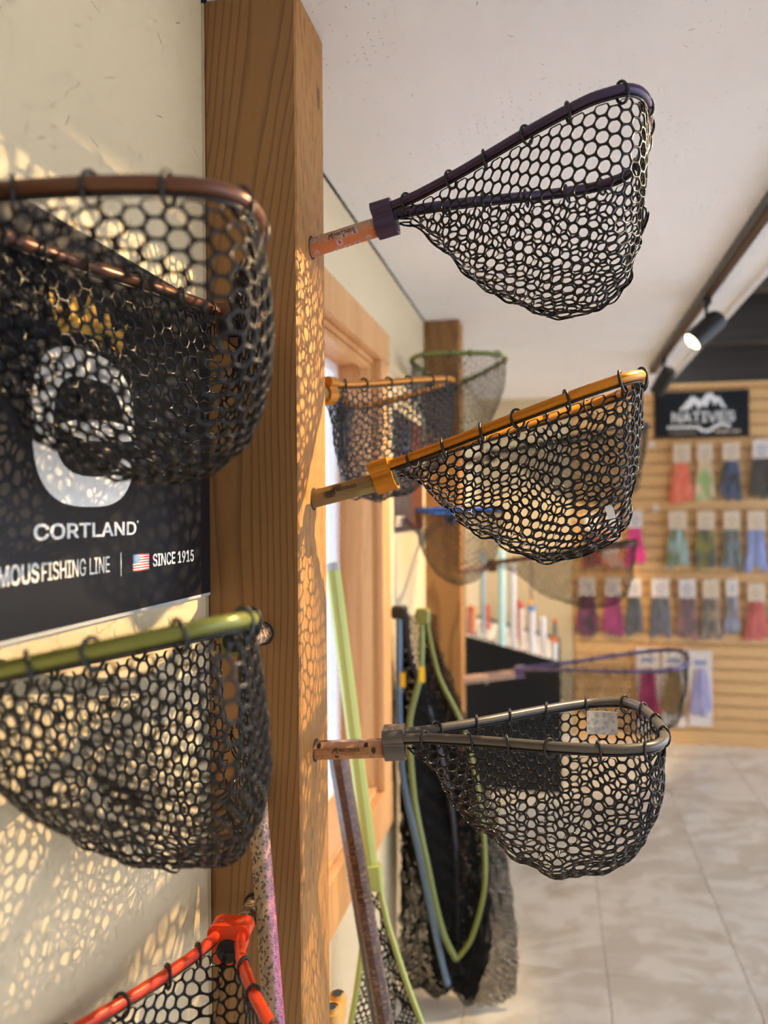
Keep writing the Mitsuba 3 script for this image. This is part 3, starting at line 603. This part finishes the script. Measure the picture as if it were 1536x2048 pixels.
part(k, 'divider', on_sign(extrude(sbox(.8125, 1.3995, .8137, 1.4265), 0.0006), 0, 0), 'mat_sign_white', False)
part(k, 'lettering', on_sign(fit_text('SINCE 1915', 0.112, 0.0160, True), .886, 1.4050), 'mat_sign_white', False)
fk = num(f'{k}__flag'); y0, y1, z0, z1 = .839, .877, 1.4025, 1.4225
obj(fk, on_sign(extrude(sbox(y0, z0, y1, z1), 0.0004), 0, 0), 'mat_sign_white', False, label='small stars and stripes flag')
for i in range(0, 13, 2):
    zz = z0 + (z1 - z0) * i / 13; part(fk, 'stripe', on_sign(extrude(sbox(y0, zz, y1, zz + (z1 - z0) / 13), 0.0007), 0, 0), 'mat_flag_red', False)
part(fk, 'canton', on_sign(extrude(sbox(y0, z0 + (z1 - z0) * 6 / 13, y0 + 0.0155, z1), 0.0009), 0, 0), 'mat_flag_blue', False)
part(fk, 'stars', on_sign(cat(*[extrude(Point(y0 + 0.0018 + 0.0024 * i, z1 - 0.0016 - 0.0019 * j).buffer(0.00045, 3), 0.0011) for i in range(6) for j in range(5)]), 0, 0), 'mat_sign_white', False)
# poster on the wall past the window
k = thing('poster', 'dark slate and rust coloured poster on the wall between window and far post', 'poster')
def poster_col(p, n, uv):
    c = mix((0.022, 0.024, 0.034), (0.052, 0.046, 0.056), fbm(p.y * 9, p.z * 14, 2.0))
    c = mix(c, (0.04, 0.095, 0.24), smoothstep(0.5, 0.56, fbm(p.y * 5 + 2, p.z * 5, 4.0)) * smoothstep(1.60, 1.66, p.z))
    return mix(c, (0.075, 0.022, 0.014), smoothstep(2.70, 2.76, p.y + 0.05 * noise(p.z * 20)))
part(k, 'sheet', bx(0.001, 0.004, 2.40, 2.945, 1.405, 1.79), mat('mat_poster', proc(poster_col), 0.35), False)
part(k, 'print', frame_mesh(cat(*[extrude(sbox(2.415, z, 2.50 + 0.03 * i, z + 0.006), 0.0004) for i, z in enumerate((1.425, 1.437, 1.449))]), (0.004, 0, 0), YX, ZX), 'mat_card', False, label='pale lines of print')

# ------------------------------------------------------------------ back of the shop
k = thing('natives_sign', 'black sign with white mountains and lettering NATIVES on the slat wall', 'sign')
part(k, 'board', bx(1.110, 1.668, YB - 0.014, YB - 0.002, 1.923, 2.210, 0.002), 'mat_sign_black', False)
def on_back(m, x, z, y=YB - 0.0138): return frame_mesh(m, (x, y, z), (1, 0, 0), (0, 0, 1))
part(k, 'lettering', on_back(fit_text('NATIVES', 0.37, 0.066, True), 1.215, 2.015), 'mat_sign_white', False)
peaks = Polygon([(1.262, 2.092), (1.335, 2.178), (1.362, 2.166), (1.385, 2.142), (1.420, 2.188), (1.447, 2.195), (1.478, 2.162), (1.492, 2.172), (1.535, 2.096), (1.505, 2.112), (1.488, 2.148), (1.468, 2.118), (1.445, 2.165), (1.418, 2.108), (1.395, 2.125), (1.372, 2.096), (1.352, 2.142), (1.318, 2.100)])
part(k, 'logo_peaks', on_back(extrude(peaks.buffer(0.002), 0.002), 0, 0), 'mat_sign_white', False, label='white mountain peaks')
wave = LineString(smooth_curve([(1.37, 1.986, 0), (1.40, 1.962, 0), (1.43, 1.960, 0), (1.47, 1.985, 0), (1.51, 2.000, 0), (1.55, 1.985, 0)], 30)[:, :2]).buffer(0.010)
part(k, 'logo_wave', on_back(extrude(unary_union([wave, sbox(1.187, 1.977, 1.372, 1.994)]), 0.002), 0, 0), 'mat_sign_white', False, label='white wave line')
for q in ((1.20, 1.945, 1.36, 1.951), (1.47, 1.945, 1.55, 1.962), (1.565, 1.945, 1.615, 1.962)): part(k, 'small_print', on_back(extrude(sbox(*q), 0.002), 0, 0), 'mat_print_tan', False)
# packs hanging on the slat wall: header card, cloth and clear bag
def cloth(w, h, c1, c2, seed, legs=2):
    """folded cloth hanging in soft tapering lobes"""
    ms, cs = [], []; r = np.random.default_rng(seed); n = 4
    xs = (np.arange(n) - (n - 1) / 2) / (n - 1)
    for i in range(n):
        hh = h * r.uniform(0.86, 1.0); y0 = r.uniform(-0.006, 0.006); lean = r.uniform(-0.10, 0.10) * w; p = []
        for t in np.linspace(0, 1, 14): p.append((xs[i] * w * (0.34 + 0.42 * t ** 0.8) + lean * (t - t * t) + 0.003 * math.sin(7 * t + seed + i), y0 + 0.003 * math.sin(9 * t + i), -hh * t))
        rad = w * (0.085 + 0.085 * np.linspace(0, 1, 14) ** 0.7) * (1 + 0.10 * np.sin(np.linspace(0, 9, 14) + seed * 2 + i)); rad[-1] *= 0.7
        m = tube(np.array(p), rad, 14, ref=(1, 0, 0)); v = np.array(m.vertices)
        v[:, 1] = y0 + (v[:, 1] - y0) * 0.45 + 0.002 * np.sin(v[:, 0] * 300 + v[:, 2] * 30); m.vertices = v; ms.append(m)
        f = meshkit.fbm(np.array(v) * [40, 20, 14] + seed * 5 + i * 3, 2, seed); k = r.choice([0.12, 0.3, 0.7, 0.9]) if r.random() < 0.75 else 0.5
        s = np.clip((f - 0.5) * 6 + k, 0, 1)[:, None]
        cs.append((np.asarray(c1) * (1 - s) + np.asarray(c2) * s) * r.uniform(0.8, 1.05))
    return cat(*ms), np.vstack(cs)
def pack(x0, x1, ztop, zbot, c1, c2, card, label, seed, head=0.36, group=None, kind='sun sleeve pack', legs=2):
    k = thing('cloth_pack', label, 'pack', group); w, x, h = x1 - x0, (x0 + x1) / 2, ztop - zbot; yf = YB - 0.055
    part(k, 'peg', tube([(x, YB - 0.002, ztop - 0.02), (x, yf - 0.02, ztop - 0.02), (x, yf - 0.028, ztop - 0.012)], 0.003, 6), 'mat_steel', True)
    part(k, 'header_card', bx(x - w * 0.36, x + w * 0.36, yf - 0.004, yf - 0.001, ztop - h * head, ztop - h * 0.05, 0.0008), card, False)
    part(f'{k}__header_card', 'print', on_back(extrude(unary_union([Point(0, 0).buffer(w * 0.17, 6).difference(Point(0, 0).buffer(w * 0.11, 6)), sbox(-w * 0.2, -w * 0.30, w * 0.2, -w * 0.25)]), 0.001), x, ztop - h * head * 0.58, yf - 0.0042), 'mat_print_tan' if card == 'mat_card' else 'mat_print_blue', False)
    m, c = cloth(w * 0.92, h * (1 - head * 0.72), c1, c2, seed, legs); m.apply_translation([x, yf + 0.018, ztop - h * head * 0.70])
    part(k, 'cloth', m, 'mat_cloth', True, color=c)
    part(k, 'clear_bag', cat(bx(x - w * 0.5, x + w * 0.5, yf - 0.0065, yf - 0.006, zbot - 0.008, ztop)), 'mat_clear_bag', False, label='clear plastic front')
    return k
g1, g2, g3 = 'packs in the top row', 'packs in the middle row', 'packs in the bottom row'
S = lambda r, g, b: tuple(((np.array([r, g, b]) / 255.0) ** 2.2).tolist())
rows = [
 (1.195, 1.335, 1.900, 1.495, S(238, 128, 98), S(225, 105, 80), 'mat_card', 'salmon orange cloth pack under the left end of the black mountain sign'),
 (1.338, 1.462, 1.900, 1.515, S(150, 178, 110), S(226, 200, 165), 'mat_card', 'green and sand cloth pack in the row right under the black mountain sign'),
 (1.485, 1.620, 1.900, 1.515, S(42, 46, 58), S(75, 95, 135), 'mat_card', 'charcoal and denim blue cloth pack under the right end of the black mountain sign'),
 (1.655, 1.800, 1.915, 1.515, S(36, 34, 36), S(60, 56, 58), 'mat_card_white', 'black cloth pack hanging beyond the right edge of the black mountain sign'),
 (0.660, 0.780, 1.470, 1.095, S(150, 60, 50), S(60, 50, 50), 'mat_card_white', 'brick red and black cloth pack left in the middle row'),
 (0.785, 0.910, 1.470, 1.095, S(225, 130, 90), S(200, 200, 205), 'mat_card_white', 'orange and white cloth pack left of the hot pink one'),
 (0.923, 1.045, 1.487, 1.105, S(236, 50, 150), S(210, 40, 130), 'mat_card_white', 'hot pink cloth pack in the middle row'),
 (1.165, 1.310, 1.480, 1.090, S(118, 125, 80), S(160, 190, 190), 'mat_card', 'olive and pale teal cloth pack in the middle row'),
 (1.335, 1.470, 1.480, 1.085, S(140, 135, 60), S(85, 95, 90), 'mat_card', 'mustard olive cloth pack in the middle row'),
 (1.490, 1.617, 1.480, 1.085, S(95, 98, 92), S(125, 140, 155), 'mat_card', 'grey cloth pack in the middle row between mustard and periwinkle ones'),
 (1.625, 1.765, 1.480, 1.075, S(150, 165, 215), S(130, 145, 200), 'mat_card', 'periwinkle blue cloth pack in the middle row'),
 (1.772, 1.900, 1.480, 1.075, S(50, 62, 72), S(80, 95, 105), 'mat_card_white', 'dark teal grey cloth pack at the end of the middle row'),
 (0.615, 0.762, 1.066, 0.655, S(125, 50, 95), S(70, 48, 68), 'mat_card_white', 'plum cloth pack, first of the bottom row by the cream wall'),
 (0.780, 0.915, 1.066, 0.655, S(165, 55, 120), S(140, 45, 100), 'mat_card_white', 'magenta cloth pack in the bottom row'),
 (0.918, 1.035, 1.060, 0.660, S(62, 64, 70), S(85, 92, 102), 'mat_card_white', 'charcoal cloth pack next to the magenta one'),
 (1.058, 1.205, 1.060, 0.655, S(105, 108, 122), S(80, 82, 94), 'mat_card_white', 'slate grey cloth pack in the bottom row'),
 (1.222, 1.360, 1.060, 0.650, S(165, 118, 118), S(110, 88, 92), 'mat_card_white', 'dusty rose cloth pack in the bottom row'),
 (1.364, 1.495, 1.060, 0.650, S(175, 150, 120), S(100, 96, 96), 'mat_card', 'tan cloth pack in the bottom row'),
 (1.505, 1.600, 1.060, 0.690, S(160, 165, 195), S(130, 120, 110), 'mat_card_white', 'narrow pale lilac cloth pack left of the coral one'),
 (1.622, 1.760, 1.035, 0.655, S(225, 105, 95), S(200, 85, 80), 'mat_card', 'coral red cloth pack in the bottom row'),
 (1.775, 1.900, 1.060, 0.660, S(150, 148, 150), S(120, 118, 122), 'mat_card_white', 'light grey cloth pack at the end of the bottom row'),
]
for i, (x0, x1, zt, zb, c1, c2, card, lab) in enumerate(rows):
    pack(x0, x1, zt, zb, c1, c2, card, lab, 100 + i, head=0.34, group=(g1 if zt > 1.8 else g2 if zt > 1.3 else g3))
for i, (x0, x1, zt, zb, c1, c2, lab) in enumerate([
 (0.985, 1.125, 0.600, 0.060, S(190, 65, 120), S(170, 50, 105), 'white carded pack with magenta cloth low behind the lavender net'),
 (1.140, 1.285, 0.600, 0.110, S(175, 140, 90), S(150, 120, 75), 'white carded pack with tan cloth low behind the lavender net tip'),
 (1.299, 1.437, 0.592, 0.120, S(185, 180, 215), S(165, 160, 205), 'white carded pack with pale lavender cloth low on the slat wall')]):
    k = thing('carded_pack', lab, 'pack', 'carded packs low on the slat wall'); yf = YB - 0.03; h = zt - zb
    part(k, 'header_card', bx(x0, x1, yf - 0.002, yf, zb, zt, 0.0006), 'mat_card_white', False)
    part(k, 'print', on_back(extrude(sbox(x0 + 0.03, zt - 0.09, x1 - 0.03, zt - 0.06), 0.001), 0, 0, yf - 0.002), 'mat_print_blue', False)
    m, c = cloth((x1 - x0) * 0.9, h * 0.62, c1, c2, 300 + i, 3); m.apply_translation([(x0 + x1) / 2, yf - 0.014, zt - h * 0.24]); part(k, 'cloth', m, 'mat_cloth', True, color=c)
for x, z, lab in ((1.093, 1.872, 'white slat wall peg at the lower left corner of the black mountain sign'), (1.115, 1.470, 'white slat wall peg right of the hot pink pack')):
    k = thing('slat_peg', lab, 'peg'); part(k, 'plate', bx(x - 0.015, x + 0.015, YB - 0.006, YB - 0.001, z - 0.01, z + 0.03, 0.002), 'mat_white_trim', False)
    part(k, 'wire', tube([(x, YB - 0.004, z), (x, YB - 0.10, z), (x, YB - 0.11, z + 0.012)], 0.004, 8), 'mat_white_trim', True)
# rod rack with rods and tubes
k = thing('rod_rack', 'black rod rack with sloping perforated white top beyond the far post', 'rack')
slope = lambda x: 0.812 - 0.257 * (x - 0.005)
side = Polygon([(0.004, 0.0), (0.515, 0.0), (0.515, slope(0.515)), (0.004, slope(0.004))])
for y in (4.20, 5.00): part(k, 'side_panel', frame_mesh(extrude(side, 0.018), (0, y + 0.018, 0), (1, 0, 0), (0, 0, 1)), 'mat_sign_black', False)
part(k, 'front_panel', bx(0.497, 0.515, 4.219, 4.981, 0.0, slope(0.515) - 0.012), 'mat_sign_black', False)
tx = unit([1, 0, -0.257])
holes = unary_union([Point(0.045 + 0.056 * i, 0.04 + 0.07 * j).buffer(0.021, 5) for i in range(9) for j in range(11)])
part(k, 'top_panel', frame_mesh(extrude(sbox(0.0, 0.0, 0.508, 0.762).difference(holes), 0.006), (0.004, 4.219, slope(0.004) - 0.020), tx, (0, 1, 0)), 'mat_paper', False, label='white top with round holes')
part(k, 'screw', aim(lathe([(0, 0), (0.008, 0), (0.006, 0.003), (0, 0.004)], 12), (0.13, 4.199, 0.56), (0, -1, 0)), 'mat_steel')
mats = {}
def plain(c):
    if c not in mats: mats[c] = mat(f'mat_tube_colour_{len(mats)}', S(*c), 0.4)
    return mats[c]
for x, y, hh, r, c, cap, lab in [
 (0.030, 4.385, 0.139, 0.018, (240, 140, 120), (235, 120, 60), 'short salmon rod tube with orange cap at the rack\'s wall end'),
 (0.093, 4.459, 0.450, 0.012, (150, 185, 215), (90, 140, 200), 'tall pale blue rod tube near the far post'),
 (0.208, 4.266, 0.503, 0.0225, (190, 228, 232), (190, 228, 232), 'tallest rod tube, thick and pale aqua'),
 (0.268, 4.288, 0.443, 0.0172, (225, 222, 228), (225, 222, 228), 'tall white rod tube right of the aqua one'),
 (0.306, 4.372, 0.227, 0.016, (232, 218, 214), (200, 70, 50), 'white rod tube with red cap in the rack'),
 (0.366, 4.264, 0.244, 0.0185, (228, 226, 235), (70, 130, 210), 'white rod tube with blue cap in the rack'),
 (0.423, 4.311, 0.195, 0.0174, (225, 225, 232), (225, 225, 232), 'plain short white rod tube right of the blue capped one'),
 (0.480, 4.284, 0.106, 0.0185, (225, 225, 222), (225, 110, 60), 'shortest white rod tube with orange cap at the rack\'s front end'),
 (0.030, 4.570, 0.110, 0.0115, (220, 170, 70), (215, 150, 50), 'small yellow rod tube behind the salmon one'),
 (0.098, 4.705, 0.127, 0.0118, (205, 80, 60), (205, 80, 60), 'small red rod tube behind the pale blue one'),
 (0.281, 4.656, 0.212, 0.0116, (200, 80, 60), (190, 60, 45), 'thin brick red rod tube behind the white ones'),
 (0.344, 4.676, 0.227, 0.0130, (190, 160, 120), (230, 170, 60), 'thin tan rod tube with yellow cap at the back'),
 (0.350, 4.780, 0.560, 0.0065, (120, 90, 105), (120, 90, 105), 'very thin mauve rod standing at the back of the rack'),
 (0.486, 4.657, 0.159, 0.0115, (90, 90, 95), (200, 90, 60), 'thin grey rod tube with red cap at the back of the front end')]:
    k = thing('rod_tube', lab, 'rod tube'); z0 = slope(x) - 0.06
    part(k, 'tube', tube([(x, y, z0), (x, y, slope(x) + hh - 0.02)], r, 14), plain(c), 30)
    part(k, 'cap', tube([(x, y, slope(x) + hh - 0.022), (x, y, slope(x) + hh - 0.004), (x, y, slope(x) + hh)], np.array([1.06, 1.06, 0.8]) * r, 14), plain(cap), 30)

# ------------------------------------------------------------------ track lights
k = thing('light_track', 'long black track rail under the white ceiling', 'light track')
part(k, 'rail', bx(0.972, 1.006, -1.9, 4.24, ZC - 0.032, ZC - 0.0005, 0.003), 'mat_black_metal', False)
part(k, 'slot', bx(0.982, 0.996, -1.89, 4.23, ZC - 0.0335, ZC - 0.031), mat('mat_copper', (0.10, 0.045, 0.02), 0.4, 0.3), False)
part(k, 'end_cap', bx(0.968, 1.010, 4.24, 4.27, ZC - 0.036, ZC - 0.0005, 0.003), 'mat_black', False)
can = [(0.030, 0.110), (0.030, 0.072), (0.012, 0.062)]
def spotlight(y, target, label, on=True, power=1.0, drop=0.10):
    k = thing('track_spotlight', label, 'spotlight', None)
    c = np.array([0.989, y, ZC - 0.032 - drop]); d = unit(np.asarray(target, float) - c)
    part(k, 'adapter', bx(0.976, 1.002, y - 0.03, y + 0.03, ZC - 0.055, ZC - 0.0325, 0.004), 'mat_black_metal', False)
    part(k, 'stem', tube([(0.989, y, ZC - 0.05), (0.989, y, ZC - 0.032 - drop + 0.03)], 0.006, 10), 'mat_black_metal', True)
    prof = [(0, -0.062), (0.026, -0.062), (0.034, -0.055), (0.036, -0.04), (0.036, 0.066), (0.033, 0.068), (0.031, 0.066), (0.031, 0.045)]
    part(k, 'can', aim(lathe(prof, 28), c, d), 'mat_black_metal', 40)
    part(k, 'baffle', aim(lathe([(0.0212, 0.0295), (0.031, 0.046)], 28), c, d), 'mat_black', 40)
    part(k, 'reflector', aim(lathe([(0.0210, 0.029), (0.0125, 0.0125), (0, 0.012)][::-1], 28), c, d), 'mat_white_trim' if on else 'mat_black', 40)
    if on:
        m = aim(lathe([(0.0036, 0), (0, 0.0)], 20), c + d * 0.016, d)
        if m.face_normals[0] @ d < 0: m.invert()
        key = num(f'{k}__led'); scene[key] = mikit.ply(m); scene[key]['emitter'] = {'type': 'area', 'radiance': {'type': 'rgb', 'value': [LAMP_POWER * power * v for v in LAMP_WARM]}}
        tag(key, label='glowing warm lamp')
spotlight(1.28, (0.02, 0.84, 1.06), 'black track spotlight nearest, aimed at the near post and logo sign')
spotlight(2.81, (0.02, 2.50, 1.20), 'lit black track spotlight with glowing face under the ceiling', power=1.0)
spotlight(3.87, (0.35, 4.75, 0.9), 'dark backed track spotlight at the far end of the rail', power=0.6)
